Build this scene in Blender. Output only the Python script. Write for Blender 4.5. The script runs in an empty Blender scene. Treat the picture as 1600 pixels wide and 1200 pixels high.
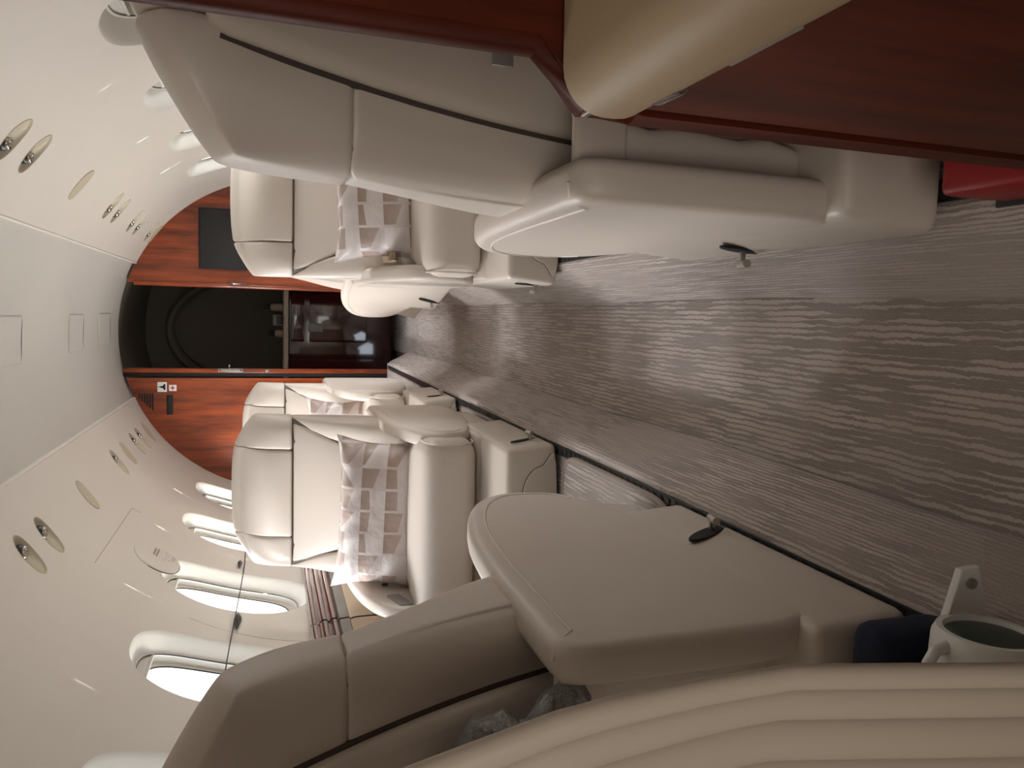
import bpy, math, random
import numpy as np
from mathutils import Vector, Matrix
random.seed(7); np.random.seed(7)
S = bpy.context.scene
col = S.collection
PI = math.pi

# ------------------------------------------------------------------ camera
psi = math.radians(5.3079); pit = math.radians(17.658)
Rv = Vector((math.cos(psi), math.sin(psi), 0)); Fh = Vector((-math.sin(psi), math.cos(psi), 0)); Zv = Vector((0, 0, 1))
Fv = math.cos(pit)*Fh - math.sin(pit)*Zv
Dv = -math.sin(pit)*Fh - math.cos(pit)*Zv
cam = bpy.data.cameras.new('camera'); co = bpy.data.objects.new('camera', cam); col.objects.link(co)
M4 = Matrix((( Dv.x, Rv.x, -Fv.x, .15), (Dv.y, Rv.y, -Fv.y, 0), (Dv.z, Rv.z, -Fv.z, .9), (0, 0, 0, 1)))
co.matrix_world = M4
cam.sensor_width = 36; cam.lens = 27; cam.clip_start = .02
S.camera = co
# ------------------------------------------------------------------ sky, daylight, exposure
S.view_settings.view_transform = 'Standard'; S.view_settings.look = 'None'
S.view_settings.exposure = 1.5; S.view_settings.gamma = 1; S.view_settings.use_curve_mapping = False
w = bpy.data.worlds.new('overcast_sky'); S.world = w; w.use_nodes = True
w.node_tree.nodes['Background'].inputs[0].default_value = (.80, .88, 1, 1)
w.node_tree.nodes['Background'].inputs[1].default_value = 1.6
WIN_L = [1.72, 2.42, 3.13, 3.88, 4.58]
CXW = -.02
SHUT = {('right', 1.48), ('right', 2.15)}      # shades added here to keep window light off the near armrests
WIN_R = [1.48, 2.15, 2.83, 3.53, 4.20]
def area(name, loc, target, sx, sy, power, color):
    l = bpy.data.lights.new(name, 'AREA'); l.shape = 'RECTANGLE'; l.size = sx; l.size_y = sy; l.energy = power; l.color = color
    o = bpy.data.objects.new(name, l); col.objects.link(o); o.location = loc
    o.rotation_euler = (Vector(target)-Vector(loc)).to_track_quat('-Z', 'Y').to_euler()
    return o
for side, sg, wins_, e1, e2 in (('left', -1, WIN_L,  38, 22), ('right', 1, WIN_R, 22, 9)):
    for y in wins_:
        if (side, y) in SHUT: continue
        k = .35 if y == 1.72 else 1.0      # lamps dimmed to hold down the near armrest and the headrests
        area('daylight_'+side, (CXW+sg*2.0, y+.05, 1.58), (CXW+sg*.88, y, 1.05), 1.0, .8, e1*k, (1, .99, .97))
        area('tarmac_light_'+side, (CXW+sg*1.95, y, .72), (CXW+sg*.88, y, 1.05), .9, .7, e2*k, (1, .98, .94))
area('added_near_fill', (-.30, -1.0, 1.15), (.0, 1.5, 1.2), 1.0, .9, 2.9, (1, .95, .89))  # added soft fill for the near seats and curtain; no door opening is built

# ------------------------------------------------------------------ materials
class NT:
    def __init__(s, name):
        s.m = bpy.data.materials.new(name); s.m.use_nodes = True; s.t = s.m.node_tree; s.b = s.t.nodes['Principled BSDF']
    def n(s, ty, **k):
        x = s.t.nodes.new(ty)
        for a, v in k.items():
            if a.startswith('i_'): 
                x.inputs[a[2:].replace('_', ' ')].default_value = v
            else: setattr(x, a, v)
        return x
    def l(s, a, b): s.t.links.new(a, b)
    def math(s, op, a, b=None, c=None):
        x = s.n('ShaderNodeMath', operation=op)
        for i, v in enumerate((a, b, c)):
            if v is None: continue
            if isinstance(v, (int, float)): x.inputs[i].default_value = v
            else: s.l(v, x.inputs[i])
        return x.outputs[0]
    def mix(s, f, a, b):
        x = s.n('ShaderNodeMix', data_type='RGBA')
        for i, v in ((0, f), (6, a), (7, b)):
            if isinstance(v, (int, float)): x.inputs[i].default_value = v
            elif isinstance(v, tuple): x.inputs[i].default_value = (*v, 1)
            else: s.l(v, x.inputs[i])
        return x.outputs[2]
    def coord(s, scale=(1, 1, 1)):
        c = s.n('ShaderNodeTexCoord'); mp = s.n('ShaderNodeMapping'); s.l(c.outputs['Object'], mp.inputs[0]); mp.inputs['Scale'].default_value = scale
        return mp.outputs[0]
    def noise(s, vec, sc, det=3, out='Fac'):
        x = s.n('ShaderNodeTexNoise'); x.inputs['Scale'].default_value = sc; x.inputs['Detail'].default_value = det
        s.l(vec, x.inputs['Vector']); return x.outputs[out]
    def bump(s, h, st, d=.002):
        x = s.n('ShaderNodeBump'); x.inputs['Strength'].default_value = st; x.inputs['Distance'].default_value = d
        s.l(h, x.inputs['Height']); s.l(x.outputs[0], s.b.inputs['Normal'])
def plain(name, c, rough=.5, metal=0, coat=0, var=.06, bump=0, bsc=200, spec=.5):
    t = NT(name); b = t.b; b.inputs['Roughness'].default_value = rough; b.inputs['Metallic'].default_value = metal
    b.inputs['Coat Weight'].default_value = coat; b.inputs['Specular IOR Level'].default_value = spec
    v = t.coord(); nz = t.noise(v, 6)
    t.l(t.mix(nz, tuple(x*(1-var) for x in c), tuple(min(1, x*(1+var)) for x in c)), b.inputs['Base Color'])
    if bump: t.bump(t.noise(v, bsc, 4), bump, .001)
    return t.m
leather = plain('cream_leather', (.60, .528, .462), .42, var=.04, bump=.10, bsc=420, spec=.45)
leather_in = plain('cream_leather_seam', (.33, .28, .235), .7)
pad_leather = plain('tan_padded_leather', (.33, .235, .14), .6, var=.05, bump=.1, bsc=400)
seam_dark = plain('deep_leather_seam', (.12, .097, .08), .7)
groove = plain('shell_shadow_gap', (.06, .045, .038), .8)
leather_warm = plain('tan_leather', (.55, .43, .30), .38, var=.05, bump=.1, bsc=400)
shell_mat = plain('cream_shell_plastic', (.58, .515, .445), .38, var=.03)
wall_mat = plain('cream_wall_panel', (.655, .61, .54), .48, var=.02, bump=.05, bsc=700)
ceil_mat = plain('grey_cream_ceiling', (.54, .515, .465), .55, var=.02, bump=.04, bsc=700)
reveal_mat = plain('window_reveal_ivory', (.55, .52, .46), .45, var=.02)
pocket_mat = plain('pale_beige_plastic', (.50, .445, .33), .45, var=.02)
black = plain('black_plastic', (.012, .012, .013), .35)
matteblack = plain('matte_black', (.008, .007, .007), .7)
chrome = plain('dark_chrome', (.42, .38, .36), .16, metal=1)
steel = plain('brushed_steel', (.45, .43, .40), .35, metal=1)
grey_strip = plain('grey_service_strip', (.22, .21, .19), .4)
white_p = plain('white_plastic', (.80, .80, .77), .3)
green_p = plain('dark_green_plastic', (.008, .03, .022), .3)
red_p = plain('red_plastic', (.26, .003, .004), .5)
red_ink = plain('red_ink', (.6, .03, .05), .5)
rail_metal = plain('blackened_metal', (.07, .065, .06), .45, metal=.6)
navy = plain('navy_fabric', (.01, .014, .035), .9)
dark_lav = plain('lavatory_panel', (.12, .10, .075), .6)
tan_top = plain('tan_countertop', (.40, .32, .25), .4)
def wood(name, c1, c2, axis, rough=.22, coat=.5):
    t = NT(name); b = t.b
    sc = [18, 18, 18]; sc['XYZ'.index(axis)] = 1.6
    v = t.coord(tuple(sc)); n1 = t.noise(v, 1.6, 6); 
    sc2 = [90, 90, 90]; sc2['XYZ'.index(axis)] = 6
    n2 = t.noise(t.coord(tuple(sc2)), 2.0, 3)
    f = t.math('ADD', t.math('MULTIPLY', n1, .8), t.math('MULTIPLY', n2, .3))
    r = t.n('ShaderNodeValToRGB'); r.color_ramp.elements[0].position = .35; r.color_ramp.elements[1].position = .72
    r.color_ramp.elements[0].color = (*c1, 1); r.color_ramp.elements[1].color = (*c2, 1)
    t.l(f, r.inputs[0]); t.l(r.outputs[0], b.inputs['Base Color'])
    b.inputs['Roughness'].default_value = rough; b.inputs['Coat Weight'].default_value = coat; b.inputs['Coat Roughness'].default_value = .08
    return t.m
wood_z = wood('cherry_veneer_upright', (.09, .014, .004), (.36, .068, .014), 'Z', .3, .2)
wood_y = wood('cherry_veneer_lengthwise', (.045, .008, .005), (.105, .022, .013), 'Y', .15, 1)
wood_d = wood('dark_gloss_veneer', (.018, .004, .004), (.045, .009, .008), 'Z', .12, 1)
wood_near = wood('cherry_veneer_partition', (.040, .007, .003), (.10, .018, .007), 'Z', .5, .0)
wood_near.node_tree.nodes['Principled BSDF'].inputs['Specular IOR Level'].default_value = .12
def glassm():
    t = NT('window_glass'); t.t.nodes.remove(t.b)
    tr = t.n('ShaderNodeBsdfTransparent'); tr.inputs[0].default_value = (.93, .95, .98, 1)
    gl = t.n('ShaderNodeBsdfGlossy'); gl.inputs['Roughness'].default_value = .03
    mx = t.n('ShaderNodeMixShader'); mx.inputs[0].default_value = .05
    t.l(tr.outputs[0], mx.inputs[1]); t.l(gl.outputs[0], mx.inputs[2])
    t.l(mx.outputs[0], t.t.nodes['Material Output'].inputs[0]); return t.m
glass = glassm()
def wrapm():
    t = NT('clear_plastic_wrap'); t.b.inputs['Base Color'].default_value = (.42, .41, .41, 1); t.b.inputs['Roughness'].default_value = .08
    t.b.inputs['Transmission Weight'].default_value = .6; t.b.inputs['Coat Weight'].default_value = 1
    t.bump(t.noise(t.coord(), 70, 3), 1.0, .02); return t.m
wrap = wrapm()
def carpetm(name='carved_stripe_carpet', blot=.55, gain=1.0):
    t = NT(name); b = t.b
    c = t.n('ShaderNodeTexCoord'); sp = t.n('ShaderNodeSeparateXYZ'); t.l(c.outputs['Object'], sp.inputs[0])
    xr = t.math('ADD', t.math('ABSOLUTE', t.math('SUBTRACT', sp.outputs[0], .045)), sp.outputs[2])
    wob = t.noise(t.coord((3, 9, 3)), 2.5, 3)
    wob2 = t.noise(t.coord((1, 1, 1)), 130, 2)
    xr = t.math('ADD', xr, t.math('ADD', t.math('MULTIPLY', wob, .009), t.math('MULTIPLY', wob2, .0045)))
    rr = t.math('DIVIDE', xr, .0105); row = t.math('FLOOR', rr); f = t.math('FRACT', rr)
    cb = t.n('ShaderNodeCombineXYZ'); t.l(t.math('MULTIPLY', sp.outputs[1], 7.0), cb.inputs[0]); t.l(t.math('MULTIPLY', row, 5.37), cb.inputs[1])
    n1 = t.noise(cb.outputs[0], 1.0, 4)
    wd = t.n('ShaderNodeMapRange', interpolation_type='SMOOTHSTEP'); t.l(n1, wd.inputs[0]); wd.inputs[1].default_value = .36; wd.inputs[2].default_value = .60; wd.inputs[3].default_value = .12; wd.inputs[4].default_value = .86
    tri = t.math('SUBTRACT', 1, t.math('ABSOLUTE', t.math('SUBTRACT', t.math('MULTIPLY', f, 2), 1)))
    mk = t.math('DIVIDE', t.math('SUBTRACT', t.math('ADD', tri, wd.outputs[0]), 1.0), .22)
    mk = t.math('MINIMUM', t.math('MAXIMUM', mk, 0), 1)
    base_c = t.mix(mk, (.29*gain, .24*gain, .212*gain), (.58*gain, .505*gain, .46*gain))
    big = t.noise(t.coord((1, .6, 1)), 7, 3)
    rmp = t.n('ShaderNodeValToRGB'); rmp.color_ramp.elements[0].position = .38; rmp.color_ramp.elements[1].position = .66; t.l(big, rmp.inputs[0])
    cc = t.mix(t.math('MULTIPLY', rmp.outputs[0], blot), base_c, (.42*gain, .355*gain, .32*gain))
    fine = t.noise(t.coord(), 420, 2)
    cc2 = t.mix(t.math('MULTIPLY', fine, .35), cc, (.16, .13, .115)); t.l(cc2, b.inputs['Base Color'])
    b.inputs['Roughness'].default_value = .82; b.inputs['Sheen Weight'].default_value = .35; b.inputs['Sheen Roughness'].default_value = .4
    h = t.math('ADD', t.math('MULTIPLY', mk, .6), t.math('MULTIPLY', fine, .8))
    t.bump(h, .7, .004); return t.m
carpet = carpetm()
carpet_riser = carpetm('lighter_riser_carpet', .82, 1.12)  # same carpet; the lighter shading of the risers is put into its colour
bind = plain('carpet_binding', (.30, .25, .22), .9, bump=.6, bsc=300)
def pillowm():
    t = NT('satin_patchwork'); b = t.b
    c = t.n('ShaderNodeTexCoord'); sp = t.n('ShaderNodeSeparateXYZ'); t.l(c.outputs['Object'], sp.inputs[0])
    u = t.math('DIVIDE', t.math('ADD', sp.outputs[0], 1.0), .068); v = t.math('DIVIDE', t.math('ADD', sp.outputs[2], 1.0), .075)
    fu = t.math('FRACT', u); fv = t.math('FRACT', v)
    cb = t.n('ShaderNodeCombineXYZ'); t.l(t.math('FLOOR', u), cb.inputs[0]); t.l(t.math('FLOOR', v), cb.inputs[1])
    wn = t.n('ShaderNodeTexWhiteNoise', noise_dimensions='2D'); t.l(cb.outputs[0], wn.inputs['Vector'])
    sc = t.n('ShaderNodeSeparateColor'); t.l(wn.outputs['Color'], sc.inputs[0])
    slope = t.math('MULTIPLY', t.math('SUBTRACT', sc.outputs[0], .5), 1.3)
    edge = t.math('ADD', t.math('MULTIPLY', slope, t.math('SUBTRACT', fu, .5)), t.math('ADD', .35, t.math('MULTIPLY', sc.outputs[1], .4)))
    m1 = t.math('GREATER_THAN', fv, edge)
    m2 = t.math('MULTIPLY', t.math('GREATER_THAN', fu, .12), t.math('GREATER_THAN', sc.outputs[2], .15))
    m = t.math('MULTIPLY', t.math('MULTIPLY', m1, m2), t.math('ADD', .45, t.math('MULTIPLY', fv, .55)))
    light = t.mix(sc.outputs[1], (.60, .52, .50), (.70, .64, .625))
    t.l(t.mix(m, light, (.36, .255, .205)), b.inputs['Base Color'])
    b.inputs['Roughness'].default_value = .38; b.inputs['Sheen Weight'].default_value = .3
    t.bump(t.noise(t.coord(), 20, 3), .45, .012); return t.m
pillow_mat = pillowm()

# ------------------------------------------------------------------ helpers
def mesh(name, V, F, mat, parent=None, smooth=40, loc=None):
    me = bpy.data.meshes.new(name); me.from_pydata([tuple(map(float, v)) for v in V], [], [tuple(map(int, f)) for f in F]); me.update()
    if smooth:
        me.shade_smooth(); me.set_sharp_from_angle(angle=math.radians(smooth))
    me.materials.append(mat)
    o = bpy.data.objects.new(name, me); col.objects.link(o)
    if parent: o.parent = parent
    if loc is not None: o.location = loc
    return o
def tag(o, label=None, cat=None, group=None, kind=None):
    if label: o['label'] = label
    if cat: o['category'] = cat
    if group: o['group'] = group
    if kind: o['kind'] = kind
    return o
def thing(name, loc, label, cat, group=None, rz=0):
    o = bpy.data.objects.new(name, None); col.objects.link(o); o.location = loc; o.rotation_euler.z = rz; o.empty_display_size = .05
    return tag(o, label, cat, group)
def join(*ms):
    V = []; F = []
    for v, f in ms:
        k = len(V); V += [tuple(x) for x in v]; F += [tuple(i+k for i in q) for q in f]
    return V, F
def grid(rows, close_u=False, cap=False):
    """rows: list of rings (lists of points)"""
    n = len(rows[0]); V = [p for r in rows for p in r]; F = []
    for i in range(len(rows)-1):
        for j in range(n if close_u else n-1):
            a = i*n+j; b = i*n+(j+1) % n
            F.append((a, b, b+n, a+n))
    if cap:
        F.append(tuple(range(n-1, -1, -1))); F.append(tuple(range((len(rows)-1)*n, len(rows)*n)))
    return V, F
def tube(pts, r, n=8, closed=False):
    P = [Vector(p) for p in pts]; rows = []; m = len(P); up = Vector((.13, .31, .94)).normalized()
    for i in range(m):
        a = P[(i-1) % m] if (closed or i > 0) else P[i]; b = P[(i+1) % m] if (closed or i < m-1) else P[i]
        d = (b-a).normalized(); s = d.cross(up)
        if s.length < .05: s = d.cross(Vector((1, 0, 0)))
        s.normalize(); q = s.cross(d).normalized()
        rr = r[i] if hasattr(r, '__len__') else r
        rows.append([tuple(P[i]+s*rr*math.cos(2*PI*k/n)+q*rr*math.sin(2*PI*k/n)) for k in range(n)])
    if closed: rows.append(rows[0]); return grid(rows, True)
    return grid(rows, True, True)
def rbox(half, r, warp=None, seg=6, rs=3, bulge=(0, 0, 0)):
    """rounded box; returns verts, faces. warp(P, T): P real coords, T normalised -1..1"""
    half = np.array(half, float); r = min(r, *(half*.98))
    ax = []
    for h in half:
        e = [(-h+r*(1-math.cos(PI/2*i/rs))*1.0) for i in range(rs)]
        m = list(np.linspace(-h+r, h-r, seg+1))
        ax.append(e+m+[-x for x in e[::-1]])
    N = [len(a) for a in ax]; idx = {}; V = []
    def vid(i, j, k):
        if (i, j, k) not in idx:
            idx[(i, j, k)] = len(V); V.append((ax[0][i], ax[1][j], ax[2][k]))
        return idx[(i, j, k)]
    F = []
    for d in range(3):
        u, v = [x for x in range(3) if x != d]
        for side in (0, N[d]-1):
            for a in range(N[u]-1):
                for b in range(N[v]-1):
                    q = []
                    for (da, db) in ((0, 0), (1, 0), (1, 1), (0, 1)):
                        c = [0, 0, 0]; c[d] = side; c[u] = a+da; c[v] = b+db; q.append(vid(*c))
                    flip = (side == 0) ^ (d == 1)
                    F.append(tuple(q[::-1]) if flip else tuple(q))
    P = np.array(V); inner = np.clip(P, -(half-r), half-r); D = P-inner
    L = np.linalg.norm(D, axis=1, keepdims=True); L[L == 0] = 1
    Q = inner+D/L*r
    T = Q/half
    for d in range(3):
        if bulge[d]:
            o1, o2 = [x for x in range(3) if x != d]
            Q[:, d] += np.sign(T[:, d])*bulge[d]*(np.abs(T[:, d]) > .5)*(1-T[:, o1]**2)*(1-T[:, o2]**2)
    if warp: Q = warp(Q, T)
    return [tuple(x) for x in Q], F
def box(c, half, r=.003, **k):
    c = np.array(c, float)
    return rbox(half, r, warp=lambda Q, T: Q+c, seg=k.get('seg', 1), rs=k.get('rs', 2))
def relax(vf, it=3, lam=.5, wf=None):
    V, F = vf; P = np.array(V, float); n = len(P); W = wf(P)[:, None] if wf else 1.0
    E = np.array([(f[i], f[(i+1) % len(f)]) for f in F for i in range(len(f))])
    E = np.vstack([E, E[:, ::-1]]); cnt = np.bincount(E[:, 0], minlength=n)[:, None]
    for _ in range(it):
        for l in ((lam,) if wf else (lam, -lam*.9)):
            acc = np.zeros_like(P); np.add.at(acc, E[:, 0], P[E[:, 1]]); P = P+W*l*(acc/cnt-P)
    return [tuple(p) for p in P], F
def catmull(pts, n=6, closed=True):
    P = np.array(pts, float); m = len(P); out = []
    for i in range(m if closed else m-1):
        p0, p1, p2, p3 = (P[(i-1) % m], P[i], P[(i+1) % m], P[(i+2) % m]) if closed else (P[max(i-1, 0)], P[i], P[i+1], P[min(i+2, m-1)])
        for k in range(n):
            t = k/n
            out.append(.5*((2*p1)+(-p0+p2)*t+(2*p0-5*p1+4*p2-p3)*t*t+(-p0+3*p1-3*p2+p3)*t**3))
    if not closed: out.append(P[-1])
    return np.array(out)
def inset(poly, d):
    P = np.array(poly, float); n = len(P)
    T = np.roll(P, -1, 0)-np.roll(P, 1, 0); T /= np.linalg.norm(T, axis=1, keepdims=True)+1e-9
    Nn = np.stack([-T[:, 1], T[:, 0]], 1)
    A = .5*np.sum(P[:, 0]*np.roll(P[:, 1], -1)-np.roll(P[:, 0], -1)*P[:, 1])
    if A < 0: Nn = -Nn
    return P+Nn*d
def plate(poly, thick, r, to3, crown=0.0):
    """thick plate from a closed 2D outline with rounded edges. to3(p2, h)->3D"""
    rows = []; m = 4
    for k in range(m+1):
        a = PI/2*k/m; rows.append((inset(poly, r*(1-math.cos(a))), -(thick/2-r)-r*math.sin(a)))
    rows2 = [(p, -h) for p, h in rows[::-1]]
    c = np.mean(np.array(poly, float), 0); last = np.array(rows[-1][0])
    core = [(c+(last-c)*k, -thick/2) for k in (.005, .4, .75, .92)]
    core2 = [(p, -h) for p, h in core[::-1]]
    rows = rows[::-1] if False else rows
    R = core+rows[::-1]+rows2[::-1]+core2
    return grid([[to3(p, h) for p in pts] for pts, h in R], True, True)
def superell(a, b, n, e=2.4):
    out = []
    for k in range(n):
        t = 2*PI*k/n; c, s = math.cos(t), math.sin(t)
        out.append((a*math.copysign(abs(c)**(2/e), c), b*math.copysign(abs(s)**(2/e), s)))
    return out

# ------------------------------------------------------------------ cabin shell
CX, CZ, RW = -.02, .76, .975
def cy(th, y, R=RW): a = math.radians(th); return (CX+R*math.cos(a), y, CZ+R*math.sin(a))
Y0, Y1 = -.35, 5.06
def wall(side):
    """wall panel as one curved mesh with oval holes; th measured so that 0 = cove"""
    if side == 'left': TH = lambda t: 180-t; t_cove = 180-113.4; wins = WIN_L
    else: TH = lambda t: t; t_cove = 64.2; wins = WIN_R
    V = []; F = []; BK = []
    def strip(t0, t1, y0, y1, nt, ny):
        nonlocal V, F
        rows = [[cy(TH(t0+(t1-t0)*i/nt), y0+(y1-y0)*j/ny) for j in range(ny+1)] for i in range(nt+1)]
        V, F = join((V, F), grid(rows))
    def band(t0, t1, holes, e):
        nonlocal V, F
        tc = (t0+t1)/2; y = Y0
        for (yc, hy, hz, cell) in holes:
            a, b = yc-cell, yc+cell
            if a > y+1e-4: strip(t0, t1, y, a, 60, 2)
            n = 64; ov = superell(hy, hz, n, e)
            hh = (t1-t0)/2
            rect = []
            for (px, pz) in ov:
                k = min(cell/abs(px) if abs(px) > 1e-9 else 1e9, hh/abs(pz) if abs(pz) > 1e-9 else 1e9); rect.append((px*k, pz*k))
            for cx_ in (-cell, cell):
                for cz_ in (-hh, hh):
                    bi = min(range(n), key=lambda q: (rect[q][0]/cell-cx_/cell)**2+(rect[q][1]/hh-cz_/hh)**2); rect[bi] = (cx_, cz_)
            for ey in (a, b):
                BK.append(grid([[cy(TH(t0+(t1-t0)*i/60), ey+d, RW+.0022) for d in (-.012, .012)] for i in range(61)]))
            for et in (t0, t1):
                BK.append(grid([[cy(TH(et+d), yy, RW+.0022) for yy in (a-.01, b+.01)] for d in (-.8, 0, .8)]))
            rows = []
            for s in (0, .1, .3, .6, 1):
                rows.append([cy(TH(tc+(o[1]+(q[1]-o[1])*s)), yc+o[0]+(q[0]-o[0])*s) for o, q in zip(ov, rect)])
            V, F = join((V, F), grid(rows, True))
            y = b
        strip(t0, t1, y, Y1, 60, 2)
    pk = POCK_L if side == 'left' else POCK_R
    tl = 180-118 if side == 'left' else 59.5
    strip(t_cove, tl, Y0, Y1, 4, 1)
    tp = tl-14
    band(tp, tl, [(y, .044, 4.0, .075) for y, kind in pk if kind], 2.2)
    band(-8, 39, [(y, .215, 17.0, .33) for y in wins], 2.5)
    strip(39, tp, Y0, Y1, 6, 1)
    strip(-42, -8, Y0, Y1, 10, 1)
    me_V = list(V); me_F = []
    for f in F:
        a, b, c3 = (Vector(V[f[0]]), Vector(V[f[1]]), Vector(V[f[2]])); nrm = (b-a).cross(c3-a)
        inw = Vector((CX-a.x, 0, CZ-a.z)); me_F.append(tuple(f) if nrm.dot(inw) > 0 else tuple(f[::-1]))
    wo = mesh('wall_'+side, me_V, me_F, wall_mat, smooth=0); wo.data.shade_smooth()
    wo.data.normals_split_custom_set_from_vertices([tuple(Vector((CX-v[0], 0, CZ-v[2])).normalized()) for v in me_V])
    tag(wo, kind='structure'); V = []; F = []
    # cove lip
    rows = [[cy(TH(t_cove), y, R) for y in (Y0, Y1)] for R in (RW, RW-.004, RW, RW+.03)]
    rows = [[cy(TH(t_cove+d), y, R) for y in (Y0, Y1)] for d, R in ((0, RW), (.25, RW-.003), (.6, RW+.001), (.7, RW+.008), (.7, RW+.04))]
    V, F = join((V, F), grid(rows))
    mesh('backing_strip', *join(*BK), wall_mat, wo)  # added behind the panel to stop light leaking through mesh cracks
    mesh('cove_lip', V, F, wall_mat, wo, smooth=50); return TH, wins
POCK_L = [(2.49, 1), (2.695, 1), (3.243, 0), (3.905, 1), (4.145, 0), (4.42, 1), (4.60, 1), (4.822, 0)]
POCK_R = [(2.355, 1), (2.55, 1), (3.123, 0), (3.71, 1), (3.89, 1), (4.29, 1), (4.475, 1), (4.865, 1), (5.02, 0)]
wc = 0
for side in ('left', 'right'):
    TH, wins = wall(side)
    for y in wins:
        wc += 1
        sy = 1
        tc = 15.5
        secs = [(RW, 1, 1), (RW+.003, .985, .985), (RW+.012, .955, .955), (RW+.035, .89, .90), (RW+.052, .84, .86), (RW+.053, .80, .83), (RW+.058, .80, .83), (RW+.062, .82, .85), (RW+.080, .80, .83), (RW+.082, .70, .74), (RW+.10, .68, .72), (RW+.13, .66, .70)]
        rows = [[cy(TH(tc+pz*sz), y+px*s, R) for px, pz in superell(.215, 17.0, 64, 2.5)] for R, s, sz in secs]
        t = mesh('window_%d' % wc, *grid(rows, True), reveal_mat, smooth=35); tag(t, kind='structure')
        g = [[cy(TH(tc+pz*.705), y+px*.665, RW+.125) for px, pz in superell(.215, 17.0, 48, 2.5)]]
        V = g[0]; c0 = cy(TH(tc), y, RW+.125)
        rr = [[tuple(Vector(c0)*(1-k)+Vector(p)*k) for p in V] for k in (.02, .5, 1)]
        # follow the curvature
        rr = [[cy(TH(tc+pz*.705*k), y+px*.665*k, RW+.125) for px, pz in superell(.215, 17.0, 48, 2.5)] for k in (.02, .35, .7, 1)]
        mesh('pane', *grid(rr, True), glass, t)
        rr = [[cy(TH(tc+pz*k2), y+px*k1, R) for px, pz in superell(.215, 17.0, 48, 2.5)] for k1, k2, R in ((.70, .74, RW+.0815), (.695, .735, RW+.078), (.685, .725, RW+.0815))]
        mesh('seal', *grid(rr, True), black, t)
        if (side, y) in SHUT:
            rr = [[cy(TH(tc+pz*.735*k), y+px*.695*k, RW+.079) for px, pz in superell(.215, 17.0, 48, 2.5)] for k in (.02, .35, .7, 1)]
            mesh('light_blocking_shade', *grid(rr, True), reveal_mat, t)  # added to block daylight at this window
        mesh('reveal_joint', *tube([cy(TH(tc+pz*.835), y+px*.805, RW+.0545) for px, pz in superell(.215, 17.0, 64, 2.5)], .0021, 6, True), matteblack, t)
        # drawn-up shade edge inside the top of the reveal
        rr = [[cy(TH(tc+tz), y+yy, RW+.0575+dr) for yy in np.linspace(-.165, .165, 13)] for tz, dr in ((15.2, 0), (12.6, 0), (12.4, -.004), (12.1, -.004), (12.0, .002))]
        mesh('shade', *grid(rr), reveal_mat, t)
# pockets
def pocket(side, y, kind, idx):
    TH = (lambda t: 180-t) if side == 'left' else (lambda t: t)
    tl = 180-118 if side == 'left' else 59.5
    tc = tl-7
    el = superell(.044, 4.0, 32, 2.2)
    nm = ['nearest the camera', 'second from the camera', 'third along the row', 'fourth along the row', 'fifth along the row', 'sixth along the row', 'seventh along the row', 'eighth along the row', 'ninth along the row']
    where = 'on the %s overhead panel %s' % ('window-side cream' if side == 'left' else 'opposite cream', nm[idx])
    sidew = 'lower' if side == 'left' else 'upper'
    if not kind:
        rows = [[cy(TH(tc+pz*s), y+px*s, R) for px, pz in el] for R, s in ((RW+.002, 1), (RW-.003, .99), (RW-.0035, .9), (RW-.0035, .4), (RW-.0035, .02))]
        o = mesh('oval_cover_plate', *grid(rows, True), pocket_mat); 
        tag(o, 'plain beige oval cover plate, %s, %s overhead row' % (nm[idx], 'window-side' if side == 'left' else 'monitor-side'), 'cover plate', 'blank oval plates on the overhead panels'); return
    t = thing('air_vent_pocket', cy(TH(tc), y, RW), 'oval pocket with dark swivel nozzle, %s, %s overhead row' % (nm[idx], 'window-side' if side == 'left' else 'monitor-side'), 'air vent', 'oval vent and light pockets')
    base = Vector(cy(TH(tc), y, RW))
    rows = []
    for R, s in ((RW-.0005, 1.05), (RW-.002, 1.02), (RW, .99), (RW+.004, .97)):
        rows.append([tuple(Vector(cy(TH(tc+pz*s), y+px*s, R))-base) for px, pz in el])
    for k in (.9, .7, .45, .2, .02):   # floor slopes: deep towards the cove end
        rows.append([tuple(Vector(cy(TH(tc+pz*k), y+px*k, RW+.004+(.030*(1-k**3))*(.55+.45*pz/4.0)))-base) for px, pz in el])
    mesh('dish', *grid(rows, True), pocket_mat, t)
    # nozzle
    c = Vector(cy(TH(tc+1.3), y, RW+.014))-base
    ax = (Vector((CX, y, CZ))-Vector(cy(TH(tc), y))).normalized()
    ta = (Vector(cy(TH(tc-1), y))-Vector(cy(TH(tc), y))).normalized()
    d = (ax+ta*.55).normalized(); s = d.cross(Vector((0, 1, 0))).normalized(); q = Vector((0, 1, 0))
    def ring(h, r): return [tuple(c+d*h+(s*math.cos(2*PI*k/20)+q*math.sin(2*PI*k/20))*r) for k in range(20)]
    mesh('swivel_ball', *grid([ring(h, r) for h, r in ((-.02, .012), (-.012, .020), (0, .0235), (.008, .021), (.012, .017))], True, True), black, t)
    mesh('nozzle', *grid([ring(h, r) for h, r in ((.008, .0165), (.010, .0175), (.018, .0165), (.020, .0145), (.0205, .011), (.012, .009), (.006, .002))], True), chrome, t)
for i, (y, k) in enumerate(POCK_L): pocket('left', y, k, i)
for i, (y, k) in enumerate(POCK_R): pocket('right', y, k, i)

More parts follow.
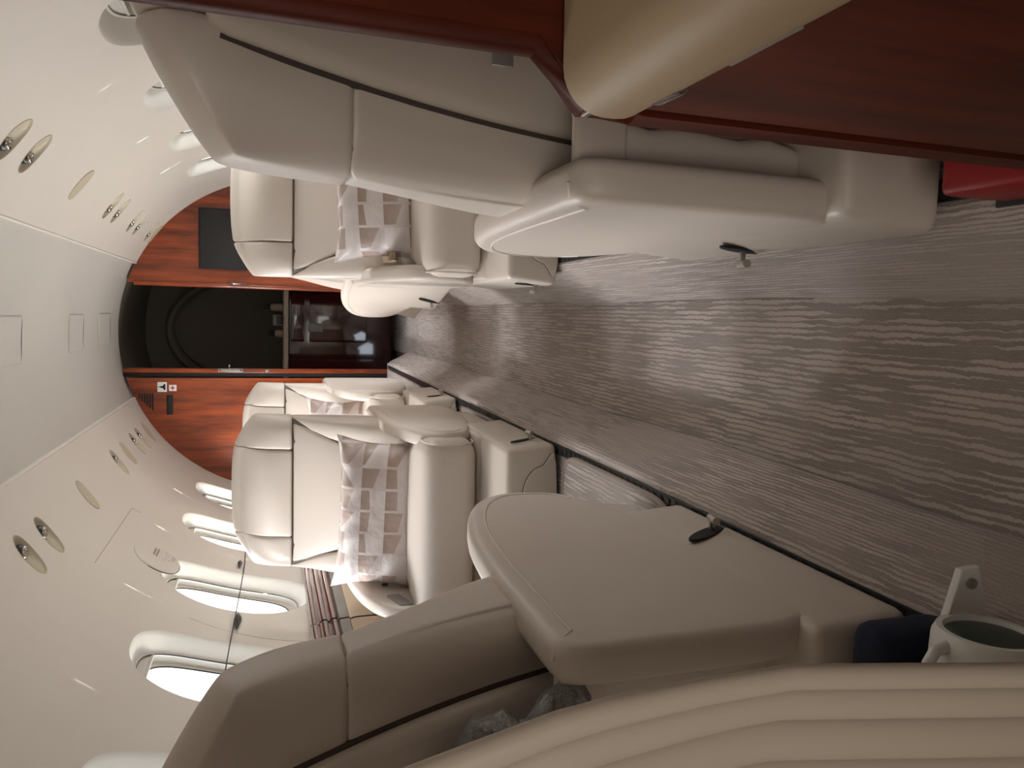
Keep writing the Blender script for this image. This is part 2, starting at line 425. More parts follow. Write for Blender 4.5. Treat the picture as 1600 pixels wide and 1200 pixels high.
# ceiling centre panel with its access hatches
rows = [[cy(th, y, .995) for y in np.linspace(-1.1, Y1+.06, 5)] for th in np.linspace(58, 120, 24)]
ce = mesh('ceiling', *grid(rows), ceil_mat); tag(ce, kind='structure')
for (a, b) in ((2.70, 3.19), (3.90, 4.175), (4.545, 4.84)):
    t0, t1 = 83.0, 93.0
    rr = []
    for (e, R) in ((0, .996), (0, .992), (.004, .9905)):
        rr.append((e, R))
    V = []; F = []
    rows = []
    n = 8
    top = [[cy(t0+.25+(t1-t0-.5)*i/n, y, .9905) for y in (a+.004, b-.004)] for i in range(n+1)]
    V, F = grid(top)
    ring0 = [(t0, a), (t1, a), (t1, b), (t0, b)]; ring1 = [(t0+.25, a+.004), (t1-.25, a+.004), (t1-.25, b-.004), (t0+.25, b-.004)]
    sk = grid([[cy(t, y, .998) for t, y in ring0], [cy(t, y, .9925) for t, y in ring0], [cy(t, y, .9905) for t, y in ring1]], True)
    V, F = join((V, F), sk)
    mesh('access_hatch', V, F, ceil_mat, ce, smooth=20)
# floor: dropped aisle, carpeted risers, raised seat floors
FX = dict(al=-.108, ar=.198, tl=-.180, tr=.288)
fl = mesh('floor', *grid([[(x, y, z) for x, z in ((FX['al']-.02, -.004), (FX['al']+.01, 0), (0, 0), (FX['ar']-.01, 0), (FX['ar']+.02, -.004))] for y in (-1.1, 1, 3, 6.3)]), carpet); tag(fl, kind='structure')
def riser(name, xa, xt, sgn):
    prof = catmull([(xa, -.004), (xa-sgn*-.004*0, .02), (xa+(xt-xa)*.45, .09), (xa+(xt-xa)*.72, .138), (xt-sgn*.004, .153), (xt+sgn*.012, .153), (xt+sgn*.02, .146)], 5, False)
    rows = [[(p[0]+.004*math.sin(y*5+i*.3), y, p[1]) for i, p in enumerate(prof)] for y in np.linspace(-1.1, 4.98, 40)]
    return tag(mesh(name, *grid(rows), carpet_riser), kind='structure')
riser('trim_1', FX['al'], FX['tl'], -1); riser('trim_2', FX['ar'], FX['tr'], 1)
for nm, a, b in (('floor_left', -.92, FX['tl']), ('floor_right', FX['tr'], .90)):
    o = mesh(nm, *grid([[(x, y, .148) for x in (a, b)] for y in (-1.1, 2, 5.06)]), carpet); tag(o, kind='structure')
# seat tracks
for k, (x, lab) in enumerate(((-.203, 'black toothed floor rail along the aisle step on the window side'), (.308, 'black toothed floor rail along the aisle step on the cabinet side'))):
    t = thing('seat_track', (x, 2.0, .148), lab, 'seat rail')
    mesh('rail', *box((0, 0.7, .004), (.013, 2.25, .004), .001), black, t)
    ms = []
    for i in range(150):
        y = -1.5+i*.03
        ms.append(grid([[(.010*math.cos(a)+sx, y+.010*math.sin(a), z) for a in np.linspace(0, 2*PI, 9)[:-1]] for sx, z in ((0, .008), (0, .0105))], True, True))
    o = mesh('rail_teeth', *join(*ms), rail_metal, t); o['kind'] = 'stuff'
# loose carpet pads between seats
def carpet_pad(x0, x1, y0, y1, lab):
    c = ((x0+x1)/2, (y0+y1)/2); out = [(p[0], p[1]) for p in superell((x1-x0)/2, (y1-y0)/2, 48, 9)]
    t = thing('carpet_pad', (c[0], c[1], .148), lab, 'carpet', 'loose bound carpet pads between seat bases')
    V, F = grid([[(p[0]*s, p[1]*s, z) for p in out] for s, z in ((1, .002), (1, .012), (.985, .017), (.9, .018), (.5, .018), (.02, .018))], True)
    o = mesh('carpet_top', V, F, carpet, t)
    mesh('bound_edge', *tube([(p[0]*.995, p[1]*.995, .014) for p in out], .007, 8, True), bind, t)
carpet_pad(-.72, -.203, 1.275, 1.84, 'beige striped carpet pad with bound edge beside the large near seat armrest')
carpet_pad(-.72, -.212, 2.42, 2.96, 'small striped carpet pad glimpsed behind the pillow seat base, window side')
carpet_pad(.326, .75, 1.30, 1.83, 'striped carpet pad along the near seat under the wooden cabinet side')

# ------------------------------------------------------------------ aft bulkhead and lavatory
BY = 5.05
def arcpoly(x_in, side, z0=.0, R=.98):
    pts = [(x_in, z0)]
    thi = math.degrees(math.acos((x_in-CX)/R)); the = -50 if side > 0 else 230
    for k in range(31):
        th = the+(thi-the)*k/30; a = math.radians(th); pts.append((CX+R*math.cos(a), CZ+R*math.sin(a)))
    return pts
def slab(poly, y0, y1):
    n = len(poly)
    V = [(p[0], y0, p[1]) for p in poly]+[(p[0], y1, p[1]) for p in poly]
    F = [tuple(range(n)), tuple(range(2*n-1, n-1, -1))]+[(i, (i+1) % n, n+(i+1) % n, n+i) for i in range(n)]
    return V, F
lw = mesh('wall_back_left', *slab(arcpoly(-.283, -1), BY, BY+.05), wood_z); tag(lw, kind='structure')
rw = mesh('wall_back_right', *slab(arcpoly(.288, 1), BY, BY+.05), wood_z); tag(rw, kind='structure')
mesh('door_frame', *tube([(.288, BY+.01, 0), (.288, BY+.01, 1.0), (.288, BY+.01, 1.655)], .017, 16), wood_z, rw)
# louvre slots and slot recess in the left wood panel
for i in range(6):
    z = 1.634-i*.0145; xr = -.378; xl = -.378-.030-i*.014
    mesh('louvre_slot', *box(((xl+xr)/2, BY-.001, z), (abs(xl-xr)/2, .003, .0042), .001), matteblack, lw)
mesh('slot_plate', *box((-.446, BY-.002, 1.466), (.061, .004, .018), .004), black, lw)
d1 = mesh('door_1', *box((-.237, BY+.02, .86), (.0135, .018, .86), .004), wood_z); tag(d1, kind='structure')
mesh('pocket_gap', *box((-.262, BY+.03, .86), (.013, .02, .86), .001), matteblack, d1)
pl = mesh('latch_plate', *box((-.2335, BY-.001, 1.118), (.010, .002, .072), .001), steel, d1)
for z in (1.058, 1.178): mesh('screw', *box((-.2335, BY-.004, z), (.004, .0015, .004), .0015), matteblack, pl)
for z in (1.10, 1.115, 1.13): mesh('screw', *box((-.2335, BY-.004, z), (.0025, .001, .004), .001), grey_strip, pl)
mesh('latch_pin', *join(tube([(-.223, BY-.002, 1.125), (-.205, BY-.002, 1.125)], .0025), tube([(-.205, BY-.002, 1.120), (-.205, BY-.002, 1.130)], .006)), steel, d1)
mesh('strike', *box((-.2335, BY-.001, .90), (.008, .002, .012), .001), steel, d1)
# signs
t = thing('wall_sign', (-.337, BY-.001, 1.508), 'white square pictogram sign with black symbol on the wooden bulkhead', 'sign')
mesh('sign_plate', *box((0, 0, 0), (.030, .0015, .026), .001), white_p, t)
mesh('symbol', *join(box((0, -.002, -.014), (.019, .001, .0045), .0005), box((0, -.002, -.008), (.012, .001, .004), .0005), box((0, -.002, 0), (.006, .001, .008), .0005), box((0, -.002, .011), (.0025, .001, .009), .0005)), black, t)
t = thing('wall_sign', (-.343, BY-.001, 1.449), 'small white sign with red cross on the wooden bulkhead', 'sign')
mesh('sign_plate', *box((0, 0, 0), (.019, .0015, .021), .001), white_p, t)
mesh('cross', *join(box((0, -.002, 0), (.012, .001, .0035), .0005), box((0, -.0021, 0), (.0035, .001, .012), .0005)), red_ink, t)
# monitor
t = thing('bulkhead_monitor', (.565, BY-.012, 1.13), 'flat black screen on the wooden bulkhead above the seat headrest', 'monitor')
mesh('frame', *box((0, 0, 0), (.182, .010, .165), .006), matteblack, t)
mesh('screen', *box((0, -.0105, 0), (.172, .001, .155), .0005), black, t)
# cabinet knob highlight on right panel edge
o = mesh('door_pull', *tube([(.30, BY-.02, 1.13), (.30, BY-.03, 1.10), (.30, BY-.022, 1.03), (.30, BY-.01, 1.01)], [.006, .008, .005, .003], 10), chrome, rw)
# lavatory beyond
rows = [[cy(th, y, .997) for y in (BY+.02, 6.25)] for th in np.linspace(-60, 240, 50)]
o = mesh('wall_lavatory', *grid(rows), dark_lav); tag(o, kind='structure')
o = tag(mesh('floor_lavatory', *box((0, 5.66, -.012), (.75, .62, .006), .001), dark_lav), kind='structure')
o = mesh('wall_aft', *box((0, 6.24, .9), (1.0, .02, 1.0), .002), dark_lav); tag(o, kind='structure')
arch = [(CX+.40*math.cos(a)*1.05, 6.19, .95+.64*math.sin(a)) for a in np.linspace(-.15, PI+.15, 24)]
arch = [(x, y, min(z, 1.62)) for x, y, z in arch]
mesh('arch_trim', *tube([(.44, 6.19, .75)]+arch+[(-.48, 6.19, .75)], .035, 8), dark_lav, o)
t = thing('vanity_cabinet', (0, 5.86, 0), 'dark glossy wooden vanity cabinet with tan top seen through the doorway', 'cabinet')
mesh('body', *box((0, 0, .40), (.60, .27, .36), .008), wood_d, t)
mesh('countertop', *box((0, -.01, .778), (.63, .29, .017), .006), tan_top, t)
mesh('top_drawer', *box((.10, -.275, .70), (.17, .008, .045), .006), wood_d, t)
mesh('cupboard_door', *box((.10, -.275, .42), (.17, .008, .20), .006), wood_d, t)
mesh('latch', *box((.03, -.288, .58), (.03, .004, .05), .003), grey_strip, t)
for x, hgt, lab in ((.165, .085, 'black-capped soap bottle nearer the monitor side on the lavatory counter'), (-.02, .055, 'short black-capped soap bottle beside the door latch on the lavatory counter')):
    t = thing('soap_dispenser', (x, 5.70, .795), lab, 'bottle', 'soap bottles on the lavatory counter')
    def rg(r, z): return [(r*math.cos(a), r*math.sin(a), z) for a in np.linspace(0, 2*PI, 17)[:-1]]
    mesh('bottle', *grid([rg(.026, 0), rg(.028, .01), rg(.028, hgt-.02), rg(.02, hgt)], True, True), tan_top, t)
    mesh('cap', *grid([rg(.011, hgt), rg(.016, hgt+.01), rg(.014, hgt+.035), rg(.008, hgt+.05)], True, True), black, t)
t = thing('tissue_box', (.075, 5.74, .795), 'small dark box between the soap bottles on the lavatory counter', 'box')
mesh('box_body', *box((0, 0, .035), (.04, .03, .035), .004), grey_strip, t)
mesh('box_front', *box((0, -.031, .022), (.028, .002, .02), .002), black, t)
# front end of the cabin (behind the camera)
o = mesh('wall_front', *box((0, -1.12, .9), (1.0, .02, 1.0), .002), wall_mat); tag(o, kind='structure')
o = mesh('wall_front_left', *grid([[cy(th, y) for y in (-1.1, Y0)] for th in np.linspace(113, 222, 24)]), wall_mat); tag(o, kind='structure')
rows = [[cy(th, y) for y in (-1.1, Y0)] for th in np.linspace(-42, 65, 24)]
o = mesh('wall_front_right', *grid(rows), wall_mat); tag(o, kind='structure')

# ------------------------------------------------------------------ wall details, left
t = thing('exit_handle_cover', cy(145.6, 3.18, RW), 'oval cream cover with printed instructions above the third window, window-side wall', 'exit cover')
b0 = Vector(cy(145.6, 3.18, RW))
el = superell(.118, 5.6, 40, 2.2)
mesh('cover', *grid([[tuple(Vector(cy(145.6+pz*s, 3.18+px*s, R))-b0) for px, pz in el] for R, s in ((RW, 1), (RW-.004, .99), (RW-.006, .95), (RW-.006, .5), (RW-.006, .02))], True), wall_mat, t)
mesh('shadow_gap', *tube([tuple(Vector(cy(145.6+pz*1.01, 3.18+px*1.01, RW-.0005))-b0) for px, pz in el[:22]][::-1], .0018, 6), matteblack, t)
def decal(t, base, th, y, dth, dy, mat, nm='printed_line'):
    g = [[tuple(Vector(cy(a, b, RW-.0068))-base) for b in (y-dy, y+dy)] for a in (th-dth, th, th+dth)]
    return mesh(nm, *grid(g), mat, t)
for th, y, a, b in ((144.6, 3.225, .22, .04), (145.3, 3.225, .22, .045), (147.2, 3.275, .12, .004), (147.0, 3.18, .12, .004), (147.5, 3.20, .12, .004), (148.3, 3.20, .12, .004), (147.6, 3.255, .5, .0015), (147.7, 3.23, .5, .0015), (148.9, 3.24, .08, .03), (149.4, 3.235, .08, .03)):
    decal(t, b0, th, y, a, b, grey_strip)
def seam(name, pts, r, m):
    return mesh(name, *tube(pts, r, 6), m)
seam_mat = plain('panel_joint', (.38, .33, .27), .8)
o = seam('trim_3', [cy(135, y, RW+.0005) for y in np.linspace(2.80, 3.54, 12)]+[cy(135+i*1.2, 3.54+.03*math.sin(i*.5), RW+.0005) for i in range(1, 3)], .0016, seam_mat); tag(o, kind='structure')
o = seam('trim_4', [cy(th, 2.78-.12*((th-150)/30), RW+.0005) for th in np.linspace(156, 195, 14)], .0014, seam_mat); tag(o, kind='structure')
# cord along the window wall
t = thing('charging_cord', (0, 0, 0), 'thin black cord with a dark inline plug hung along the window wall', 'cord')
cd = [cy(165.0+.9*math.sin(y*2.2), y, RW-.006-.004*abs(math.sin(y*3))) for y in np.linspace(1.9, 3.66, 40)]
mesh('cord', *tube(cd, .0022, 6), black, t)
c = Vector(cy(165.5, 2.82, RW-.014))
mesh('plug', *tube([(c.x, 2.73, c.z), (c.x, 2.76, c.z), (c.x, 2.80, c.z), (c.x, 2.825, c.z), (c.x, 2.86, c.z)], [.003, .008, .014, .012, .003], 10), black, t)
c = Vector(cy(164.7, 3.45, RW-.012))
mesh('clip', *tube([(c.x, 3.40, c.z), (c.x, 3.44, c.z), (c.x, 3.47, c.z)], [.003, .010, .004], 10), black, t)
# wooden side ledges under the windows
def ledge(sgn, y0, y1, lab):
    cx = CX*1
    t = thing('side_ledge', (0, 0, 0), lab, 'ledge', 'glossy wooden side ledges')
    X = lambda x: CX+sgn*(x)
    prof = catmull([(.985, .752), (.955, .757), (.938, .750), (.934, .738), (.938, .727), (.930, .722), (.922, .712), (.922, .700), (.930, .692), (.924, .686), (.918, .676), (.920, .664), (.930, .658)], 4, False)
    V, F = grid([[(X(p[0]), y, p[1]) for p in prof] for y in (y0, y1)])
    if sgn > 0: F = [f[::-1] for f in F]
    mesh('wood_rail', V, F, wood_y, t, smooth=60)
    mesh('service_strip', *grid([[(X(x), y, z) for x, z in ((.932, .660), (.922, .655), (.918, .622), (.93, .616))] for y in (y0, y1)]), grey_strip, t)
    mesh('lower_panel', *grid([[(X(x), y, z) for x, z in ((.925, .62), (.920, .60), (.918, .45), (.86, .30), (.765, .16))] for y in (y0, y1)]), leather_warm, t)
    return t
ledge(-1, 1.5, 2.70, 'glossy reddish wooden ledge with grey strip below the windows, nearer length')
ledge(-1, 2.712, 5.04, 'glossy reddish wooden ledge with grey strip below the windows, farther length')
# ------------------------------------------------------------------ seats
FACE = [(.14, .0), (.30, .0), (.42, .0), (.52, -.045), (.65, -.118), (.75, -.146), (.80, -.172), (.84, -.205), (.885, -.245)]
REAR = [(.14, -.13), (.30, -.13), (.37, -.145), (.50, -.18), (.63, -.225), (.75, -.275), (.82, -.30), (.885, -.29)]
def mk(tab):
    c = catmull(tab, 8, False); zz, yy = c[:, 0], c[:, 1]; o = np.argsort(zz)
    return lambda z: np.interp(z, zz[o], yy[o])
face, rear = mk(FACE), mk(REAR)
ztop = .872
def edrop(x, R=.055):
    d = np.clip(np.abs(x)-(.270-R), 0, R*.97)
    return R-np.sqrt(R*R-d*d)
def back_pad(x0f, x1f, z0, z1f, r, bul=.012, fwd=0.0, seg=7, rear_in=0.0, ang=0, taper=False):
    """pad between x0f(z), x1f(z); z0..z1f(x)"""
    def wp(Q, T):
        a = (T[:, 0]+1)/2; b = (T[:, 1]+1)/2; c = (T[:, 2]+1)/2
        z = z0+(z1f(0)-z0)*c
        bq = np.clip(b*1.6-.5, 0, 1) if taper else 1.0
        sc = (1-(1-bq)*(1-.165/np.maximum(np.abs(x1f(z)), .165))) if taper else 1.0
        x = (x0f(z)+(x1f(z)-x0f(z))*a)*sc
        z = z0+(z1f(x)-z0)*c
        yf = face(z)+fwd-edrop(x); yr = rear(z)+rear_in+edrop(x)
        z = z-.030*np.abs(T[:, 1])**2.6*np.clip(c*1.4-.4, 0, 1)**2*(z1f(0) > .7)
        fb = (T[:, 1] > .5)*bul*(1-T[:, 0]**2)*(1-T[:, 2]**2)
        y = yr+(yf-yr)*b+fb
        return np.stack([x, y, z], 1)
    hx = max(.01, abs(float(x1f((z0+z1f(0))/2)-x0f((z0+z1f(0))/2)))/2)
    return rbox((hx, .075, (z1f(0)-z0)/2), r, wp, seg=seg, rs=4)
K = lambda v: (lambda z: v+0*z)
def topf(x): return ztop-.055*np.clip(np.abs(x)/.265, 0, 1)**4-.012*(np.asarray(x)/.265)**2
def seat(loc, rz, aisle, label, arm_drop=0.0, base=(-.32, .23), win_drop=0.0, detail=True, cushion_fwd=.47, lever_y=0.04, belts=False, name='cabin_seat', rear_shell=True, frame_hw=.258, near=False):
    """aisle: local x sign of the aisle side"""
    t = thing(name, loc, label, 'seat', 'cream leather cabin seats', rz)
    L = leather
    H0 = .6695
    mesh('headrest', *back_pad(K(-.152), K(.152), H0, topf, .009, .016, .012), L, t)
    for s in (-1, 1):
        lo, hi = (.154, .268) if s > 0 else (-.268, -.154)
        mesh('headrest_wing', *relax(back_pad(K(lo), K(hi), H0, topf, .009, .012, .010), 14, .6, lambda P: np.clip((P[:, 2]-.69)/.07, 0, 1)*np.clip((np.abs(P[:, 0])-.165)/.05, 0, 1)), L, t)
    # centre panel and flared side bolsters
    sx = lambda z: np.interp(z, [.15, .30, .42, .52, .60, .67], [.165, .165, .17, .19, .222, .262])
    mesh('back_cushion', *back_pad(lambda z: -sx(z)+.0015, lambda z: sx(z)-.0015, .16, K(.670), .012, .014, 0, taper=True), L, t)
    def bolster(s):
        def wp(Q, T):
            a = (T[:, 0]+1)/2; b = (T[:, 1]+1)/2; c = (T[:, 2]+1)/2
            z = .25+(.6705-.25)*c; bq = np.clip(b*1.6-.5, 0, 1); xi = .166+(sx(z)-.165)*bq; xo = .266+.006*np.sin(c*PI)
            x = xi+(np.maximum(xo-xi, .004))*a
            f = np.interp(z, [.25, .45, .60, .67], [.045, .045, .022, .008])
            yf = face(z)+f*(a*.8+.2)-edrop(x); yr = rear(z)+edrop(x)
            y = yr+(yf-yr)*b
            return np.stack([s*x, y, z], 1)
        V, F = rbox((.05, .08, .21), .009, wp, seg=7, rs=4)
        if s < 0: F = [f[::-1] for f in F]
        return mesh('side_bolster', V, F, L, t)
    for s in (-1, 1): bolster(s)
    # dark seam filler between pads
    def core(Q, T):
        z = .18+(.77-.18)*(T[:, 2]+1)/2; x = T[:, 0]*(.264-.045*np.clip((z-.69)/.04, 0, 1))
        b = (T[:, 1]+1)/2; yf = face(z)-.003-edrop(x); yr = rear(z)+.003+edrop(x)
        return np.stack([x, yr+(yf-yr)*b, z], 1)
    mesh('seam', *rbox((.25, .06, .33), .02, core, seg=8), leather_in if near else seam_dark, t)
    # rear shell
    if rear_shell:
        def shp(Q, T):
            c = (T[:, 2]+1)/2; z = .12+(.80-.12)*c; b = (T[:, 1]+1)/2
            x = T[:, 0]*(.198-.03*c**3)
            cur = .035*(1-(T[:, 0])**2)*(1-.3*c)
            y = rear(z)+.02-(.04+cur)*(1-b)
            return np.stack([x, y, z], 1)
        sh = mesh('back_shell', *rbox((.22, .025, .33), .018, shp, seg=10, rs=4), shell_mat, t)
        for sg in (-1, 1):
            gp = [(sg*(.199-.03*((z-.12)/.68)**3), float(rear(z))+.001, z) for z in np.linspace(.16, .79, 24)]
            mesh('shell_groove', *tube(gp, .0045, 6), groove, sh)
        if near:
            for sg in (-1, 1):
                mesh('side_pocket', *rbox((.03, .024, .13), .012, lambda Q, T, sg=sg: np.stack([Q[:, 0]+sg*.222+.004*np.sin(Q[:, 2]*60), Q[:, 1]-.222-.010*T[:, 2], Q[:, 2]+.275], 1), seg=6), L, t)
                mesh('pocket_slit', *tube([(sg*.262, -.243+.02*(z-.15), z) for z in np.linspace(.16, .385, 10)], .006, 6), matteblack, t)
                mesh('pocket_strap', *rbox((.034, .008, .030), .006, lambda Q, T, sg=sg: np.stack([Q[:, 0]+sg*.215, Q[:, 1]-.252, Q[:, 2]+.415], 1), seg=2), L, t)
        # literature pocket
        def pkt(Q, T):
            c = (T[:, 2]+1)/2; z = .17+.27*c; b = (T[:, 1]+1)/2; x = T[:, 0]*.19
            y = rear(z)-.055-.03*(1-b)-.012*np.sin(x*30+z*14)*c-.02*(1-T[:, 0]**2)
            return np.stack([x, y, z], 1)
        pk = mesh('literature_pocket', *rbox((.2, .015, .13), .008, pkt, seg=14, rs=3), L, t)
    # seat cushion with full-width front roll
    def cus(Q, T):
        a = T[:, 0]; b = (T[:, 1]+1)/2; c = (T[:, 2]+1)/2
        y = -.02+(cushion_fwd+.02)*b
        hw = np.where(b > .62, .262, .238)
        hw = .238+.036*np.clip((b-.55)*8, 0, 1)
        z = .165+.162*c+.010*np.sin(b*PI)*c*(1-a**2)-.012*np.clip((b-.8)*5, 0, 1)**2*c
        y = y+.012*(1-a**2)*b
        return np.stack([a*hw, y, z], 1)
    mesh('seat_cushion', *rbox((.25, .24, .083), .046, cus, seg=12, rs=5), L, t)
    for sg in (-1, 1):
        mesh('piping', *tube([(sg*.262, cushion_fwd-.078+p, .243+q) for p, q in superell(.078, .074, 28, 2.8)], .0026, 6, True), L, t)
    # under-cushion frame with drawer front
    sl = -.05 if near else .11
    yfr = lambda c: cushion_fwd-.035+sl*(1-c)
    def frm(Q, T):
        b = (T[:, 1]+1)/2; c = (T[:, 2]+1)/2
        y = -.12+(yfr(c)+.12)*b; z = .040+.122*c
        return np.stack([T[:, 0]*frame_hw, y, z], 1)
    fr = mesh('lower_frame', *rbox((.258, .27, .062), .012, frm, seg=6, rs=3), shell_mat, t)
    def dwr(hx, c0, c1, pr):
        def wq(Q, T):
            c = c0+(c1-c0)*(T[:, 2]+1)/2
            return np.stack([T[:, 0]*hx, yfr(c)+pr*T[:, 1]+.001, .040+.122*c], 1)
        return rbox((hx, .004, .03), .003, wq, seg=3, rs=2)
    mesh('drawer_gap', *dwr(.168, .20, .86, .0035), matteblack, fr)
    mesh('drawer_front', *dwr(.165, .225, .835, .0055), shell_mat, fr)
    # armrests
    for s in (aisle, -aisle):
        dr = arm_drop if s == aisle else win_drop
        pts = [(-.292, .440), (-.270, .456), (-.15, .456), (.02, .452), (.16, .438), (.27, .412), (.355, .375), (.405, .32), (.412, .255), (.385, .19), (.28, .140), (.12, .108), (-.05, .095), (-.20, .100), (-.27, .12), (-.290, .16), (-.296, .21), (-.298, .35), (-.298, .41)]
        pts = [(y, z-dr*min(1, max(0, (z-.15)/.25))) for y, z in pts]
        out = catmull(pts, 8); dd = np.r_[0, np.cumsum(np.linalg.norm(np.diff(np.vstack([out, out[:1]]), axis=0), axis=1))]
        oc = np.vstack([out, out[:1]]); uu = np.linspace(0, dd[-1], 121)[:-1]; out = np.stack([np.interp(uu, dd, oc[:, 0]), np.interp(uu, dd, oc[:, 1])], 1)
        xo = .263
        arm = mesh('armrest', *plate(out, .048, .016, lambda p, h, s=s: (s*(xo+h), p[0], p[1]), .0), L, t, smooth=60)
        inn = inset(out, .030); nn = len(inn); k0 = next(q for q in range(nn) if inn[q][0] > -.262 and inn[q][1] > .3-dr and q > 1); k1 = int(nn*.50)
        top = [(s*(xo+.0235), p[0], p[1]) for p in inn[k0:k1]]
        zt = inn[k0][1]; yt = inn[k0][0]
        top = [(s*(xo+.002), yt-.022, zt+.030), (s*(xo+.014), yt-.018, zt+.026), (s*(xo+.0225), yt-.012, zt+.013)]+top
        mesh('arm_piping', *tube(top, .0024, 6), L, arm)
        if s == -aisle and detail:
            mesh('recline_button', *tube([(s*(xo-.024), .19, .345-dr), (s*(xo-.027), .19, .345-dr)], .011, 14), black, arm)
            mesh('latch', *rbox((.006, .045, .020), .006, lambda Q, T, s=s: np.stack([Q[:, 0]+s*(xo-.025), Q[:, 1]+.335, Q[:, 2]+.320-dr-.35*Q[:, 1]], 1), seg=2), grey_strip, arm)
    # pedestal
    b0_, b1_ = base
    def ped(Q, T):
        c = (T[:, 2]+1)/2; y = b0_+(b1_-b0_)*(T[:, 1]+1)/2; z = .0115+.140*c
        x = T[:, 0]*(.285+.012*(1-c)) 
        return np.stack([x, y, z], 1)
    pd = mesh('pedestal', *rbox((.28, (b1_-b0_)/2, .075), .018, ped, seg=5, rs=3), shell_mat, t)
    # lever in its dark lens-shaped escutcheon on the aisle side
    ly = lever_y
    tl_ = (1 if abs(rz) < 1.6 else -1)*.55
    lens = [(ly+.060*math.cos(a)*-tl_+.013*math.sin(a), .068+.053*math.cos(a)+.006*math.sin(a)) for a in np.linspace(0, 2*PI, 25)[:-1]]
    es = mesh('lever_plate', *plate(lens, .004, .0015, lambda p, h: (aisle*(.2935+h), p[0], p[1])), matteblack, pd)
    mesh('lever', *join(tube([(aisle*.294, ly+.01, .055), (aisle*.314, ly+.008, .057)], .005, 8), tube([(aisle*.314, ly-.010, .060), (aisle*.314, ly+.018, .054)], .0065, 10)), steel, es)
    # arched access panel on the pedestal end that faces the sitter's feet
    arc = [(-.20, .015), (.12, .015)]+[(.12+.10*math.sin(a), .115-.10*(1-math.cos(a))*0-.10*(1-math.sin(a))*0) for a in ()]
    arc = [(-.22*aisle, .012), (.24*aisle, .012), (.24*aisle, .05), (.22*aisle, .085), (.17*aisle, .105), (.05*aisle, .112), (-.22*aisle, .112)]
    arc = [tuple(p) for p in catmull(arc, 4)]
    mesh('pedestal_panel', *plate(arc if aisle < 0 else arc[::-1], .006, .002, lambda p, h: (p[0], b1_+.001+h, p[1])), shell_mat, pd)
    mesh('panel_gap', *tube([(p[0], b1_+.001, p[1]) for p in arc], .0014, 6, True), matteblack, pd)
    if belts:
        bt = mesh('seat_belt', *rbox((.018, .10, .003), .002, lambda Q, T: np.stack([Q[:, 0]+aisle*.20, Q[:, 1]+.12, .356+Q[:, 2]+.03*T[:, 1]**2], 1), seg=6), leather_warm, t)
        mesh('buckle', *box((aisle*.20, .19, .383), (.017, .03, .008), .004), leather_warm, bt)
    return t
FZ = .150
nl = seat((-.485, 1.02, FZ), 0, 1, 'near cream seat seen from behind, large stitched armrest, beside the lower-edge windows', base=(-.316, .23), lever_y=.045, near=True)
nr = seat((.553, 1.02, FZ), 0, -1, 'near cream seat seen from behind, partly hidden by the wooden partition', base=(-.316, .23), lever_y=.0, near=True)
ml = seat((-.485, 2.60, FZ), PI, -1, 'cream seat facing the camera with wide patchwork pillow, by the windows', arm_drop=.06, base=(.20, .70), lever_y=.60, win_drop=-.045, frame_hw=.282)
mr = seat((.53, 2.60, FZ), PI, 1, 'cream seat facing the camera with pillow, under the black monitor', base=(.14, .66), lever_y=.60, belts=True, frame_hw=.278)
flt = seat((-.485, 3.82, FZ), PI, -1, 'farthest cream seat by the wooden bulkhead panel, mostly behind another seat', arm_drop=-.02, base=(.30, .78), lever_y=.67, frame_hw=.278)
fr_ = seat((.50, 3.40, FZ), math.radians(14), -1, 'far cream seat turned toward the aisle, only its rounded armrest showing', base=(-.30, .2))

# ------------------------------------------------------------------ pillows
def pillow(loc, rot, hw, hh, th, lab):
    n, m = 40, 26; V = []; F = []
    def pt(u, v, s):
        a, b = u*1.0, v*1.0
        x = hw*u*(1-.10*(1-v*v)*abs(u)**3); z = hh*v*(1-.15*(1-u**4)*abs(v)**3)
        e = max(0, (1-u**4))**.55*max(0, (1-v**4))**.55
        wr = .009*math.sin(u*19+v*5)*abs(v)**3*e**.5+.008*math.sin(v*13+u*4)*abs(u)**3*e**.5
        return (x, s*(th*e+.002)+wr, z)
    g1 = [[pt(-1+2*i/n, -1+2*j/m, -1) for i in range(n+1)] for j in range(m+1)]
    g2 = [[pt(-1+2*i/n, -1+2*j/m, 1) for i in range(n+1)][::-1] for j in range(m+1)]
    t = thing('throw_pillow', loc, lab, 'pillow', 'satin patchwork pillows'); t.rotation_euler = rot
    mesh('pillow_cover', *join(grid(g1), grid(g2)), pillow_mat, t, smooth=80)
    rim = [(-1+2*i/n, -1) for i in range(n)]+[(1, -1+2*j/m) for j in range(m)]+[(1-2*i/n, 1) for i in range(n)]+[(-1, 1-2*j/m) for j in range(m)]
    mesh('seam_edge', *tube([(pt(a, b, 0)[0], 0, pt(a, b, 0)[2]) for a, b in rim], .003, 6, True), pillow_mat, t)
pillow((-.488, 2.42, .560), (math.radians(-14), math.radians(2), math.radians(0)), .245, .142, .080, 'wide pink-beige patchwork pillow propped on the seat by the windows')
pillow((.520, 2.43, .578), (math.radians(-14), math.radians(-3), 0), .215, .140, .075, 'pink-beige patchwork pillow on the seat under the monitor')
pillow((-.485, 3.64, .585), (math.radians(-14), 0, 0), .23, .145, .06, 'lilac-grey patchwork pillow on the farthest seat by the bulkhead')

